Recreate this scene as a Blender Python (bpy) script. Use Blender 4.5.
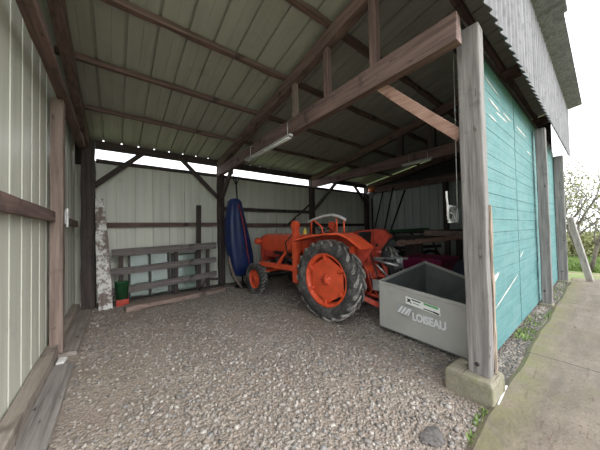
import bpy, math, random
import numpy as np
from mathutils import Vector, Matrix
R = math.radians
random.seed(7)
rng = np.random.default_rng(7)
scene = bpy.context.scene
for o in list(bpy.data.objects): bpy.data.objects.remove(o)
col = scene.collection

# ---------------------------------------------------------------- camera
yaw, pit, rol, FPX, CAMH = .660, .022, -.021, 237.4, 1.55
fw = Vector((math.sin(yaw)*math.cos(pit), math.cos(yaw)*math.cos(pit), math.sin(pit)))
rt = Vector((math.cos(yaw), -math.sin(yaw), 0)); up = rt.cross(fw)
r2 = rt*math.cos(rol) + up*math.sin(rol); u2 = up*math.cos(rol) - rt*math.sin(rol)
cd = bpy.data.cameras.new('camera'); cam = bpy.data.objects.new('camera', cd); col.objects.link(cam)
cd.sensor_width = 36; cd.sensor_fit = 'HORIZONTAL'; cd.lens = FPX*36/600; cd.clip_start = .02; cd.clip_end = 300
cam.matrix_world = Matrix(((r2.x, u2.x, -fw.x, 0), (r2.y, u2.y, -fw.y, 0), (r2.z, u2.z, -fw.z, CAMH), (0, 0, 0, 1)))
scene.camera = cam

# ---------------------------------------------------------------- sky, exposure
w = bpy.data.worlds.new('overcast_sky'); scene.world = w; w.use_nodes = True
nt = w.node_tree; bg = nt.nodes['Background']
tc = nt.nodes.new('ShaderNodeTexCoord'); nz = nt.nodes.new('ShaderNodeTexNoise'); nz.inputs['Scale'].default_value = 2.2
nz.inputs['Detail'].default_value = 5
cr = nt.nodes.new('ShaderNodeValToRGB'); cr.color_ramp.elements[0].position = .35; cr.color_ramp.elements[1].position = .65
cr.color_ramp.elements[0].color = (.84, .90, .97, 1); cr.color_ramp.elements[1].color = (1, 1, 1, 1)
nt.links.new(tc.outputs['Generated'], nz.inputs['Vector']); nt.links.new(nz.outputs['Fac'], cr.inputs['Fac'])
nt.links.new(cr.outputs['Color'], bg.inputs['Color']); bg.inputs['Strength'].default_value = 1.0
sd = bpy.data.lights.new('hazy_sun', 'SUN'); sd.energy = .95; sd.angle = R(50); sd.color = (1, .98, .94)
so = bpy.data.objects.new('hazy_sun', sd); col.objects.link(so)
so.rotation_euler = Vector((-.38, 1.0, -.80)).to_track_quat('-Z', 'Y').to_euler(); so.location = (0, -8, 8)
scene.view_settings.view_transform = 'Standard'; scene.view_settings.look = 'None'
scene.view_settings.exposure = 1.62; scene.view_settings.gamma = 1; scene.view_settings.use_curve_mapping = False

# ---------------------------------------------------------------- materials
def newmat(name):
    m = bpy.data.materials.new(name); m.use_nodes = True
    return m, m.node_tree, m.node_tree.nodes['Principled BSDF']
def ramp(nt, fac, stops):
    c = nt.nodes.new('ShaderNodeValToRGB'); e = c.color_ramp.elements
    while len(e) < len(stops): e.new(.5)
    for i, (p, co) in enumerate(stops): e[i].position = p; e[i].color = (*co, 1)
    nt.links.new(fac, c.inputs['Fac']); return c.outputs['Color']
def coords(nt, scale=(1, 1, 1)):
    t = nt.nodes.new('ShaderNodeTexCoord'); mp = nt.nodes.new('ShaderNodeMapping'); mp.inputs['Scale'].default_value = scale
    nt.links.new(t.outputs['Object'], mp.inputs['Vector']); return mp.outputs['Vector']
def noise(nt, vec, sc, det=4, rough=.55):
    n = nt.nodes.new('ShaderNodeTexNoise'); n.inputs['Scale'].default_value = sc; n.inputs['Detail'].default_value = det
    n.inputs['Roughness'].default_value = rough; nt.links.new(vec, n.inputs['Vector']); return n.outputs['Fac']
def mix(nt, fac, a, b, mode='MIX'):
    m = nt.nodes.new('ShaderNodeMix'); m.data_type = 'RGBA'; m.blend_type = mode
    if isinstance(fac, (int, float)): m.inputs[0].default_value = fac
    else: nt.links.new(fac, m.inputs[0])
    for s, i in ((a, 6), (b, 7)):
        if isinstance(s, tuple): m.inputs[i].default_value = (*s, 1)
        else: nt.links.new(s, m.inputs[i])
    return m.outputs[2]
def bump(nt, b, h, st=.3, dist=.01):
    n = nt.nodes.new('ShaderNodeBump'); n.inputs['Strength'].default_value = st; n.inputs['Distance'].default_value = dist
    nt.links.new(h, n.inputs['Height']); nt.links.new(n.outputs['Normal'], b.inputs['Normal'])
def gray(nt, fac, a, b): return ramp(nt, fac, ((a, (0, 0, 0)), (b, (1, 1, 1))))
def plain(name, c, rough=.6, metal=0, var=.25, sc=8, dirt=None, dirt_amt=(.55, .75)):
    m, nt, b = newmat(name); v = coords(nt)
    n = noise(nt, v, sc); cc = ramp(nt, n, ((.3, tuple(x*(1-var) for x in c)), (.7, tuple(min(1, x*(1+var)) for x in c))))
    if dirt: cc = mix(nt, gray(nt, noise(nt, v, sc*.6, 6, .7), *dirt_amt), cc, dirt)
    nt.links.new(cc, b.inputs['Base Color']); b.inputs['Roughness'].default_value = rough; b.inputs['Metallic'].default_value = metal
    bump(nt, b, noise(nt, v, sc*4), .15, .004)
    return m
def wood(name, c1, c2, axis='z', rough=.85, knots=(.05, .04, .035), sc=1., pale=None):
    m, nt, b = newmat(name); s = [22*sc, 22*sc, 22*sc]; s['xyz'.index(axis)] = 1.1*sc
    v = coords(nt, s); v2 = coords(nt)
    n = noise(nt, v, 1, 6, .65); cc = ramp(nt, n, ((.28, c1), (.7, c2)))
    cc = mix(nt, gray(nt, noise(nt, v2, 3.2, 3), .6, .75), cc, tuple(x*.55 for x in c1))
    s3 = list(s); s3 = [q*.5 for q in s3]; s3['xyz'.index(axis)] = 4
    cc = mix(nt, gray(nt, noise(nt, coords(nt, s3), 1.3, 2), .68, .76), cc, knots)
    if pale: cc = mix(nt, gray(nt, noise(nt, v2, 5, 8, .75), .47, .54), cc, pale)
    nt.links.new(cc, b.inputs['Base Color']); b.inputs['Roughness'].default_value = rough
    bump(nt, b, n, .5, .006); return m
M = {}
for ax in 'xyz':
    M['stain_'+ax] = wood('red_brown_timber_'+ax, (.06, .04, .037), (.25, .16, .14), ax)
    M['dark_'+ax] = wood('dark_timber_'+ax, (.03, .023, .022), (.095, .074, .068), ax)
    M['grey_'+ax] = wood('weathered_grey_timber_'+ax, (.10, .09, .085), (.29, .27, .26), ax, sc=1.5)
    M['pale_'+ax] = wood('pale_brown_timber_'+ax, (.12, .085, .073), (.32, .245, .21), ax)
M['old_y'] = wood('old_grey_board_y', (.11, .10, .095), (.32, .295, .275), 'y')
M['old_x'] = wood('old_grey_board_x', (.09, .078, .075), (.27, .24, .23), 'x')
M['plank_y'] = wood('floor_plank_y', (.16, .135, .125), (.34, .30, .27), 'y')
M['brace'] = wood('new_brown_timber', (.22, .12, .09), (.48, .30, .24), 'y')
M['sill'] = wood('sill_timber', (.17, .145, .12), (.37, .32, .275), 'y')
M['floorred'] = wood('reddish_beam', (.15, .11, .095), (.38, .28, .24), 'x')
M['splinter'] = wood('splintered_wood', (.16, .12, .09), (.42, .34, .27), 'z')
M['boardgrey'] = wood('bleached_board', (.22, .20, .185), (.52, .49, .45), 'z')
M['peel'] = wood('peeling_board', (.14, .11, .10), (.28, .22, .20), 'z', pale=(.72, .72, .70))

def cladding(name, c, axis):
    m, nt, b = newmat(name)
    s = [7, 7, 7]; s['xyz'.index(axis)] = .35
    n = noise(nt, coords(nt, s), 1, 5); v = coords(nt)
    cc = ramp(nt, n, ((.3, tuple(x*.86 for x in c)), (.7, tuple(x*1.06 for x in c))))
    cc = mix(nt, gray(nt, noise(nt, v, 2.2, 7, .7), .58, .8), cc, tuple(x*.62 for x in c))
    nt.links.new(cc, b.inputs['Base Color']); b.inputs['Roughness'].default_value = .42
    return m
M['clad'] = cladding('cream_steel_cladding', (.70, .71, .62), 'z')
M['clad_far'] = cladding('grey_green_steel_cladding', (.42, .47, .45), 'z')
M['roof'] = cladding('roof_steel_underside', (.43, .43, .385), 'y')
M['gable'] = wood('dark_gable_boards', (.03, .028, .03), (.075, .07, .075), 'y')

def fibre(name):
    m, nt, b = newmat(name); v = coords(nt); s = coords(nt, (30, 30, 1.2))
    cc = ramp(nt, noise(nt, s, 1, 5), ((.3, (.15, .145, .158)), (.7, (.29, .283, .30))))
    cc = mix(nt, gray(nt, noise(nt, v, 6, 8, .7), .5, .72), cc, (.12, .115, .12))
    nt.links.new(cc, b.inputs['Base Color']); b.inputs['Roughness'].default_value = .9; bump(nt, b, noise(nt, v, 60), .3, .004); return m
M['fibre'] = fibre('weathered_fibre_cement')

def gravel_mat():
    m, nt, b = newmat('gravel_ground'); v = coords(nt)
    vo = nt.nodes.new('ShaderNodeTexVoronoi'); vo.inputs['Scale'].default_value = 42; vo.inputs['Randomness'].default_value = 1
    d = nt.nodes.new('ShaderNodeMapping'); d.inputs['Scale'].default_value = (1, 1, 1)
    nt.links.new(v, d.inputs['Vector']); nt.links.new(d.outputs['Vector'], vo.inputs['Vector'])
    sep = nt.nodes.new('ShaderNodeSeparateColor'); nt.links.new(vo.outputs['Color'], sep.inputs[0])
    cc = ramp(nt, sep.outputs[0], ((0, (.14, .122, .105)), (.35, (.27, .24, .21)), (.7, (.37, .33, .29)), (1, (.52, .475, .42))))
    soil = ramp(nt, noise(nt, v, 90, 3), ((.3, (.23, .195, .165)), (.7, (.38, .325, .28))))
    cc = mix(nt, gray(nt, noise(nt, v, 1.3, 6, .7), .38, .56), cc, soil)
    big = ramp(nt, noise(nt, v, .8, 4, .6), ((.3, (.72, .68, .66)), (.6, (1.0, .98, .95))))
    cc = mix(nt, 1.0, cc, big, 'MULTIPLY')
    nt.links.new(cc, b.inputs['Base Color']); b.inputs['Roughness'].default_value = .95
    bump(nt, b, vo.outputs['Distance'], .8, -.02); return m
M['gravel'] = gravel_mat()
def stone_mat():
    m, nt, b = newmat('loose_stones'); a = nt.nodes.new('ShaderNodeAttribute'); a.attribute_name = 'Col'
    cc = mix(nt, gray(nt, noise(nt, coords(nt), 150, 3), .3, .8), a.outputs['Color'], (.13, .115, .10))
    nt.links.new(cc, b.inputs['Base Color']); b.inputs['Roughness'].default_value = .85; return m
M['stone'] = stone_mat()
def concrete(name, c, moss, sc=1., joints=False):
    m, nt, b = newmat(name); v = coords(nt)
    cc = ramp(nt, noise(nt, v, 3*sc, 8, .7), ((.3, tuple(x*.7 for x in c)), (.7, tuple(min(1, x*1.2) for x in c))))
    cc = mix(nt, gray(nt, noise(nt, v, 1.7*sc, 6, .75), .50, .72), cc, moss)
    cc = mix(nt, gray(nt, noise(nt, v, 45*sc, 4), .55, .7), cc, tuple(x*.55 for x in c))
    wv = coords(nt, (1.0, 9, 1)); cc = mix(nt, gray(nt, noise(nt, wv, 2.2, 6, .8), .58, .66), cc, (.10, .065, .045))
    if joints:
        cc = mix(nt, gray(nt, noise(nt, coords(nt, (.5, 3, 1)), 1.4, 5, .7), .45, .7), cc, tuple(x*.62 for x in c))
        sp = nt.nodes.new('ShaderNodeSeparateXYZ'); wob = noise(nt, v, 3, 3)
        t = nt.nodes.new('ShaderNodeTexCoord'); nt.links.new(t.outputs['Object'], sp.inputs[0])
        mr = nt.nodes.new('ShaderNodeMapRange'); mr.inputs['From Min'].default_value = .36; mr.inputs['From Max'].default_value = .62; nt.links.new(sp.outputs[1], mr.inputs[0])
        mm = nt.nodes.new('ShaderNodeMath'); mm.operation = 'MULTIPLY'; nt.links.new(mr.outputs[0], mm.inputs[0]); nt.links.new(gray(nt, noise(nt, v, 4, 6, .7), .35, .6), mm.inputs[1])
        cc = mix(nt, mm.outputs[0], cc, (.17, .165, .07))
        for ax, vals in ((1, (-.28, -1.4)), (0, (3.9, 6.95, 1.2))):
            for q in vals:
                a1 = nt.nodes.new('ShaderNodeMath'); a1.operation = 'MULTIPLY_ADD'; a1.inputs[1].default_value = .05; nt.links.new(wob, a1.inputs[0]); nt.links.new(sp.outputs[ax], a1.inputs[2])
                a2 = nt.nodes.new('ShaderNodeMath'); a2.operation = 'COMPARE'; a2.inputs[1].default_value = q+.025; a2.inputs[2].default_value = .008; nt.links.new(a1.outputs[0], a2.inputs[0])
                cc = mix(nt, a2.outputs[0], cc, (.05, .045, .03))
    nt.links.new(cc, b.inputs['Base Color']); b.inputs['Roughness'].default_value = .9
    bump(nt, b, noise(nt, v, 25*sc, 6, .7), .8, .015); return m
M['apron'] = concrete('worn_concrete_apron', (.195, .16, .125), (.135, .122, .07), joints=True)
M['block'] = concrete('mossy_concrete', (.27, .25, .185), (.19, .205, .09), 3)
def teal():
    m, nt, b = newmat('worn_teal_paint'); v = coords(nt); s = coords(nt, (1.2, 20, 20))
    n = noise(nt, s, 1, 6, .7)
    cc = ramp(nt, n, ((.25, (.050, .145, .150)), (.5, (.075, .205, .210)), (.75, (.125, .27, .27))))
    cc = mix(nt, gray(nt, noise(nt, v, 2.5, 6, .7), .42, .68), cc, (.12, .235, .235)); cc = mix(nt, gray(nt, noise(nt, coords(nt, (1, 6, 6)), 5, 6, .8), .55, .7), cc, (.045, .12, .125))
    cc = mix(nt, gray(nt, noise(nt, coords(nt, (2.2, 9, 14)), 1.5, 7, .8), .66, .71), cc, (.30, .34, .33))
    nt.links.new(cc, b.inputs['Base Color']); b.inputs['Roughness'].default_value = .75; cc
    bump(nt, b, n, .4, .004); return m
M['teal'] = teal()
M['streak'] = plain('bare_white_scrape', (.50, .49, .46), .9)
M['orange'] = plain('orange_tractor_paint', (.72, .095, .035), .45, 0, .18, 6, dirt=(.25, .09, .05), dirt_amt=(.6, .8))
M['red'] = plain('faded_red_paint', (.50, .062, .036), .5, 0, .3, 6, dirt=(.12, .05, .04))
M['tyre'] = plain('tyre_rubber', (.04, .04, .04), .85, 0, .4, 9, dirt=(.17, .16, .15), dirt_amt=(.45, .68))
M['tread'] = plain('muddy_tread_rubber', (.09, .087, .083), .9, 0, .4, 14, dirt=(.38, .36, .33), dirt_amt=(.42, .58))
M['rubber'] = plain('black_rubber', (.015, .015, .015), .6)
M['iron'] = plain('oily_dark_metal', (.035, .033, .035), .5, .5, .4, 8, dirt=(.10, .06, .045))
M['iron_dull'] = plain('dark_tar', (.11, .10, .095), .9, 0, .5, 60)
M['galv'] = plain('galvanised_metal', (.50, .51, .51), .4, .8)
M['greyplastic'] = plain('pale_grey_plastic', (.46, .46, .46), .5)
M['white'] = plain('white_plastic', (.75, .75, .73), .5)
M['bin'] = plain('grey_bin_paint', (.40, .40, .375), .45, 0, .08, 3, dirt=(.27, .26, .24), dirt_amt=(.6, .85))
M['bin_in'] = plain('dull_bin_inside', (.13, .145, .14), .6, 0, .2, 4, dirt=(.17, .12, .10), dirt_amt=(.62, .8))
M['sticker'] = plain('white_sticker', (.80, .82, .80), .5, 0, .03)
M['letter'] = plain('white_lettering', (.72, .74, .75), .5, 0, .03)
M['logopatch'] = plain('pale_grey_logo_patch', (.36, .375, .38), .5, 0, .05)
M['ink'] = plain('black_ink', (.03, .035, .03), .6)
M['green'] = plain('green_ink', (.10, .38, .12), .6)
M['greenp'] = plain('green_plastic', (.02, .09, .035), .5)
M['blue'] = plain('blue_tarpaulin', (.012, .027, .115), .42, 0, .3, 3)
M['bluelt'] = plain('blue_tarpaulin_edge', (.02, .06, .27), .45, 0, .3, 3)
M['redtape'] = plain('red_piping', (.38, .05, .04), .6)
M['amber'] = plain('amber_plastic', (.75, .22, .05), .3)
M['lens'] = plain('headlamp_lens', (.72, .45, .38), .2)
M['yellow'] = plain('yellow_plastic', (.80, .62, .10), .5)
M['crimson'] = plain('crimson_plastic', (.22, .015, .07), .5)
M['navy'] = plain('navy_cloth', (.03, .04, .07), .8)
M['leaf'] = plain('olive_leaves', (.20, .21, .085), .7, 0, .5, 3)
M['grass'] = plain('meadow_grass', (.17, .25, .07), .8, 0, .5, 2)
M['bark'] = plain('tree_bark', (.15, .13, .11), .9, 0, .4, 10)
M['dirt'] = plain('leafy_ground', (.20, .19, .10), .95, 0, .4, 3, dirt=(.14, .22, .06), dirt_amt=(.45, .55))
m, nt, b = newmat('window_glass'); b.inputs['Base Color'].default_value = (.55, .68, .63, 1); b.inputs['Roughness'].default_value = .08
b.inputs['Transmission Weight'].default_value = .75; b.inputs['IOR'].default_value = 1.45; M['glass'] = m

# ---------------------------------------------------------------- mesh helpers
org = {}
def V(*a): return Vector(a)
class MB:
    def __init__(s): s.v = []; s.f = []; s.sm = []
    def add(s, vs, fs, smooth=False):
        k = len(s.v); s.v += [tuple(x) for x in vs]; s.f += [tuple(i+k for i in f) for f in fs]; s.sm += [smooth]*len(fs); return s
    def box(s, x0, x1, y0, y1, z0, z1):
        return s.add([(x0,y0,z0),(x1,y0,z0),(x1,y1,z0),(x0,y1,z0),(x0,y0,z1),(x1,y0,z1),(x1,y1,z1),(x0,y1,z1)],
              [(3,2,1,0),(4,5,6,7),(0,1,5,4),(1,2,6,5),(2,3,7,6),(3,0,4,7)])
    def beam(s, p, q, a, b, side=(1, 0, 0), rough=0, n=1):
        # rectangular bar from p to q; a = size along 'side', b = the other
        p, q = Vector(p), Vector(q); d = (q-p).normalized(); sd_ = Vector(side); sd_ = (sd_-d*sd_.dot(d)).normalized(); o = d.cross(sd_)
        vs = []
        for i in range(n+1):
            c = p.lerp(q, i/n)
            for (u, t) in ((-1,-1),(1,-1),(1,1),(-1,1)):
                j = Vector((random.uniform(-1,1), random.uniform(-1,1), random.uniform(-1,1)))*rough
                vs.append(c+sd_*u*a/2+o*t*b/2+j)
        fs = [(3,2,1,0), tuple(4*n+i for i in range(4))]
        for i in range(n):
            for k in range(4): fs.append((4*i+k, 4*i+(k+1)%4, 4*i+4+(k+1)%4, 4*i+4+k))
        return s.add(vs, fs)
    def tube(s, pts, r, seg=8, cap=True):
        pts = [Vector(p) for p in pts]; n = len(pts); rs = r if isinstance(r, (list, tuple)) else [r]*n
        vs = []; prev = None
        for i, p in enumerate(pts):
            d = (pts[min(i+1, n-1)]-pts[max(i-1, 0)]).normalized()
            if prev is None:
                a = d.cross(Vector((0,0,1)));  a = a if a.length > .05 else d.cross(Vector((1,0,0)))
            else: a = prev-d*prev.dot(d)
            a.normalize(); prev = a; bb = d.cross(a)
            for k in range(seg):
                t = 2*math.pi*k/seg; vs.append(p+(a*math.cos(t)+bb*math.sin(t))*rs[i])
        fs = [(i*seg+k, i*seg+(k+1)%seg, (i+1)*seg+(k+1)%seg, (i+1)*seg+k) for i in range(n-1) for k in range(seg)]
        if cap: fs += [tuple(range(seg-1,-1,-1)), tuple((n-1)*seg+k for k in range(seg))]
        return s.add(vs, fs, True)
    def lathe(s, c, axis, prof, seg=32, closed=False):
        # prof: (offset along axis, radius)
        c = Vector(c); d = Vector(axis).normalized(); a = d.cross(Vector((0,0,1)))
        if a.length < .05: a = d.cross(Vector((1,0,0)))
        a.normalize(); bb = d.cross(a); vs = []
        for (h, r) in prof:
            for k in range(seg):
                t = 2*math.pi*k/seg; vs.append(c+d*h+(a*math.cos(t)+bb*math.sin(t))*r)
        n = len(prof); rg = range(n) if closed else range(n-1)
        fs = [(i*seg+k, i*seg+(k+1)%seg, ((i+1)%n)*seg+(k+1)%seg, ((i+1)%n)*seg+k) for i in rg for k in range(seg)]
        return s.add(vs, fs, True)
    def prism(s, poly, d):
        # poly: 3-D points, d: extrusion vector
        n = len(poly); d = Vector(d); vs = [Vector(p) for p in poly]+[Vector(p)+d for p in poly]
        fs = [tuple(range(n-1,-1,-1)), tuple(range(n, 2*n))]+[(i,(i+1)%n,n+(i+1)%n,n+i) for i in range(n)]
        return s.add(vs, fs)
    def build(s, name, mat, parent=None, label=None, cat=None, group=None, kind=None, bevel=0, solid=0, at=None):
        me = bpy.data.meshes.new(name)
        A = np.array(s.v, float); lo, hi = A.min(0), A.max(0)
        c = Vector(at) if at is not None else (Vector(((lo[0]+hi[0])/2, (lo[1]+hi[1])/2, (lo[2]+hi[2])/2)) if parent else Vector(((lo[0]+hi[0])/2, (lo[1]+hi[1])/2, lo[2])))
        me.from_pydata([tuple(x) for x in (A-np.array(c))], [], s.f)
        me.polygons.foreach_set('use_smooth', s.sm); me.update()
        o = bpy.data.objects.new(name, me); col.objects.link(o); org[o] = c
        if parent: o.parent = parent; o.location = c-org[parent]
        else: o.location = c
        if mat: me.materials.append(mat if not isinstance(mat, str) else M[mat])
        if solid: md = o.modifiers.new('solidify', 'SOLIDIFY'); md.thickness = solid; md.offset = 0
        if bevel: md = o.modifiers.new('bevel', 'BEVEL'); md.width = bevel; md.segments = 2; md.limit_method = 'ANGLE'
        tag(o, label, cat, group, kind); return o
def tag(o, label=None, cat=None, group=None, kind=None):
    if label: o['label'] = label
    if cat: o['category'] = cat
    if group: o['group'] = group
    if kind: o['kind'] = kind
def empty(name, loc, label, cat, group=None):
    o = bpy.data.objects.new(name, None); col.objects.link(o); o.location = loc; org[o] = Vector(loc); o.empty_display_size = .2
    tag(o, label, cat, group); return o
def timber(name, p, q, a, b, mat, label, cat, side=(1,0,0), rough=.004, group=None, parent=None, bevel=.006):
    L = (Vector(q)-Vector(p)).length
    return MB().beam(p, q, a, b, side, rough, max(1, int(L/.3))).build(name, mat, parent, label, cat, group, bevel=bevel)

def zr(y): return 3.68+.165*(7.05-y)      # underside of the roof sheets
XL, XR, YB, YF = -.70, 9.62, 7.08, .86

# ---------------------------------------------------------------- structure
# ground
gm = MB(); nx, ny = 90, 62
for j in range(ny+1):
    for i in range(nx+1):
        x = XL-.3+(XR+.6-XL)*i/nx; y = .60+(7.4-.60)*j/ny
        z = 0 if y < .8 else .012*math.sin(x*2.1+y)*math.sin(y*1.7)
        gm.v.append((x, y, z))
gm.f = [(j*(nx+1)+i, j*(nx+1)+i+1, (j+1)*(nx+1)+i+1, (j+1)*(nx+1)+i) for j in range(ny) for i in range(nx)]; gm.sm = [True]*len(gm.f)
gm.build('floor', 'gravel', kind='structure', at=(0, 0, 0))
MB().add([(-60,-60,-.06),(80,-60,-.06),(80,80,-.06),(-60,80,-.06)], [(0,1,2,3)]).build('ground', 'dirt', kind='structure', at=(0,0,-.06))
ap = MB(); xs = [-5+ i*.35 for i in range(45)]
ya = lambda x: .635+.012*math.sin(x*3.1)+.008*math.sin(x*11)
for x in xs: ap.v += [(x, -2.6, .03), (x, ya(x)-.03, .035), (x, ya(x)+.008, .014), (x, ya(x)+.02, -.03)]
for i in range(len(xs)-1):
    for k in range(3): ap.f.append((4*i+k, 4*i+4+k, 4*i+5+k, 4*i+1+k)); ap.sm.append(False)
ap.build('concrete_apron', 'apron', kind='structure', at=(0,0,0))

def ribs(u0, u1, period, depth, stiff=True):
    out = []; u = u0
    while u < u1:
        for f_, d_ in ((0, 0), (.40, 0), (.408, .005), (.432, .005), (.44, 0), (.82, 0), (.835, 1), (.925, 1), (.94, 0)):
            uu = u+f_*period
            if not stiff and d_ == .005: continue
            if uu <= u1: out.append((uu, depth if d_ == 1 else d_))
        u += period
    out.append((u1, 0)); return out
def sheet(prof, fn, rows):
    mb = MB(); n = len(prof)
    for r_ in rows:
        for (u, d) in prof: mb.v.append(tuple(fn(u, d, r_)))
    mb.f = [(j*n+i, j*n+i+1, (j+1)*n+i+1, (j+1)*n+i) for j in range(len(rows)-1) for i in range(n-1)]; mb.sm = [False]*len(mb.f); return mb
# left wall (top follows the roof), back wall with the open strip under the eaves, right wall
sheet(ribs(YF-.1, YB, .33, .04, False), lambda u, d, r: (XL-d, u, .06 if r == 0 else zr(u)-.02), (0, 1)).build('wall_left', 'clad', kind='structure', solid=.004)
sheet(ribs(XL, XR, .37, .035), lambda u, d, r: (u, YB+d, r), (-.04, 3.24)).build('wall_back', 'clad', kind='structure', solid=.004)
sheet(ribs(YF, YB, .335, .035), lambda u, d, r: (XR+d, u, r), (-.04, 3.22)).build('wall_right', 'clad_far', kind='structure', solid=.004)
g = MB()
for i in range(12):
    y0 = YF+(YB-YF)*i/12; y1 = YF+(YB-YF)*(i+1)/12-.004
    g.prism([(XR-.02, y0, 3.2), (XR-.02, y1, 3.2), (XR-.02, y1, zr(y1)-.03), (XR-.02, y0, zr(y0)-.03)], (.03, 0, 0))
g.build('wall_right_gable', 'gable', kind='structure')
MB().box(-.70, -.50, 7.03, 7.07, 3.10, 3.66).build('trim_7', 'dark_z', kind='structure')  # added block, shuts out the sky sliver left of the corner post
# roof
sheet(ribs(XL-.15, XR+.40, .335, .04), lambda u, d, r: (u, r, zr(r)+.002+d), (.62, 3.9, 7.065)).build('ceiling', 'roof', kind='structure', solid=.004)
# corrugated fascia over the front, and scalloped eaves sheets
def waves(u0, u1, p, amp, per=8):
    n = int((u1-u0)/p*per); return [(u0+(u1-u0)*i/n, amp*math.sin(2*math.pi*(u0+(u1-u0)*i/n)/p)) for i in range(n+1)]
pf = waves(1.7, 10.08, .177, .019, 8)
sheet(pf, lambda u, d, r: (u, .575+d, (3.45+.04*(.5+.5*math.sin(2*math.pi*u/.177))) if r == 0 else zr(.575)), (0, 1)).build('wall_front', 'fibre', kind='structure', solid=.008)
for i, (a_, b_) in enumerate(((1.3, 2.9), (2.85, 4.5), (4.45, 5.5), (5.45, 7.2), (7.15, 8.6), (8.55, 10.1))):
    dz = .025 if i in (2,) else 0
    sheet(waves(a_, b_, .177, .02, 6), lambda u, d, r: (u, r, zr(r)+.045+d+dz-(.04 if (r < .4 and i == 2) else 0)), (.30-.04*(i == 2), .70)).build('trim_%d' % (i+1), 'fibre', kind='structure', solid=.01)

# ---------------------------------------------------------------- timber frame
NP = 'roof purlins'
pl = ['lowest roof purlin, nearest above the daylight strip', 'dark red roof purlin, second up from the daylight strip', 'dark red roof purlin, third up from the daylight strip',
      'red brown roof purlin crossing the rafter near the top of the photo', 'roof purlin high behind the front truss top', 'uppermost roof purlin just inside the corrugated fascia']
for i, (y, a) in enumerate(((7.03, .05), (5.70, .07), (4.50, .08), (3.40, .085), (2.3, .085), (1.15, .08))):
    h = .19 if i == 0 else .075
    timber('purlin', (XL+.05, y, zr(y)-h/2-.004), (XR-.05, y, zr(y)-h/2-.004), h, a, 'dark_x' if i == 0 else 'stain_x', pl[i], 'purlin', side=(0,0,1), rough=.010 if i else .003, group=NP)
# rafters, tie beams, struts, posts of the cross frames
fr = ((-.60, 'left gable'), (2.40, 'open bay'), (6.0, 'middle bay'), (9.45, 'right gable'))
rl = {'left gable': 'dark rafter running up along the left wall', 'open bay': 'thick red brown rafter in the centre of the roof, above the orange tractor',
      'middle bay': 'dark rafter of the second frame, behind the orange tractor', 'right gable': 'dark rafter against the far right gable'}
for X, nm in fr:
    gx_ = -.49 if nm == 'left gable' else X; hh_ = .26 if nm == 'left gable' else .20
    timber('rafter', (gx_, 6.95, zr(6.95)-.115-hh_/2), (gx_, .9, zr(.9)-.115-hh_/2), .13 if nm != 'left gable' else .11, hh_, 'stain_y', rl[nm], 'rafter', rough=.005)
tb = {'open bay': 'heavy red brown tie beam from back post to grey front post, tube light below it', 'middle bay': 'dark tie beam of the second frame behind the tractor', 'right gable': 'dark tie beam against the far right wall'}
for X, nm in fr[1:]:
    timber('tie_beam', (X, 7.0, 3.31), (X, .745 if nm == 'open bay' else .9, 3.31), .11, .26, 'stain_y', tb[nm], 'beam', rough=.006)
timber('wall_beam', (-.543, 6.6, 3.385), (-.543, .9, 3.385), .115, .09, 'stain_y', 'dark red brown wall plate along the top of the left cladding', 'beam', rough=.012)
sl = ['short upright strut nearest the tube light, on the big tie beam', 'upright strut in the middle of the big tie beam', 'tall upright strut nearest the grey front post on the big tie beam']
for (y, a, lab, mt) in ((3.15, .08, sl[0], 'pale_z'), (2.38, .09, sl[1], 'stain_z'), (1.60, .10, sl[2], 'stain_z')):
    timber('strut', (2.40, y, 3.44), (2.40, y, zr(y)-.28), .08, a, mt, lab, 'strut')
for (y, lab) in ((3.3, 'dim upright strut on the second tie beam, further back'), (2.5, 'dim upright strut on the second tie beam, nearer the front')):
    timber('strut', (6.0, y, 3.44), (6.0, y, zr(y)-.28), .12, .16, 'dark_z', lab, 'strut')
timber('knee_brace', (2.46, 1.60, 3.24), (2.74, .87, 2.46), .07, .11, 'brace', 'pale brown diagonal brace from the tie beam down to the grey front post', 'brace', bevel=.006)
# back posts and braces
timber('timber_post', (-.46, 6.72, 0), (-.46, 6.72, 3.55), .22, .24, 'dark_z', 'thick dark post in the back left corner', 'post', rough=.01)
bp = {2.45: 'dark post at the back wall beside the blue tarpaulin', 6.0: 'dark post at the back wall behind the tractor', 9.42: 'dark post in the far right corner'}
for X, lab in bp.items():
    timber('timber_post', (X, 6.95, 0), (X, 6.95, 3.5), .17, .17, 'dark_z', lab, 'post', rough=.008)
timber('timber_post', (9.5, 3.55, 0), (9.5, 3.55, 3.2), .14, .16, 'dark_z', 'dark post halfway along the right wall', 'post', rough=.008)
timber('knee_brace', (-.38, 6.9, 2.62), (.52, 6.9, 3.50), .09, .10, 'dark_x', 'dark diagonal brace from the left corner post, crossing the daylight strip', 'brace', side=(0,1,0))
timber('knee_brace', (1.35, 6.9, 3.55), (2.36, 6.9, 2.55), .09, .09, 'dark_x', 'dark diagonal brace left of the post beside the blue tarpaulin', 'brace', side=(0,1,0))
timber('knee_brace', (2.40, 6.85, 2.35), (2.40, 5.95, 3.2), .08, .09, 'dark_y', 'short dark brace from the post beside the tarpaulin up to the tie beam', 'brace')
timber('knee_brace', (6.0, 6.85, 2.3), (6.0, 5.6, 3.2), .08, .09, 'dark_y', 'dark brace under the second tie beam at the back wall', 'brace')
timber('knee_brace', (5.95, 6.9, 2.6), (4.8, 6.9, 1.75), .05, .06, 'dark_x', 'thin dark diagonal on the back cladding behind the tractor', 'brace', side=(0,1,0))
timber('knee_brace', (9.36, 6.9, 2.7), (8.5, 6.9, 3.5), .09, .09, 'dark_x', 'dark brace at the right end of the daylight strip', 'brace', side=(0,1,0))
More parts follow.
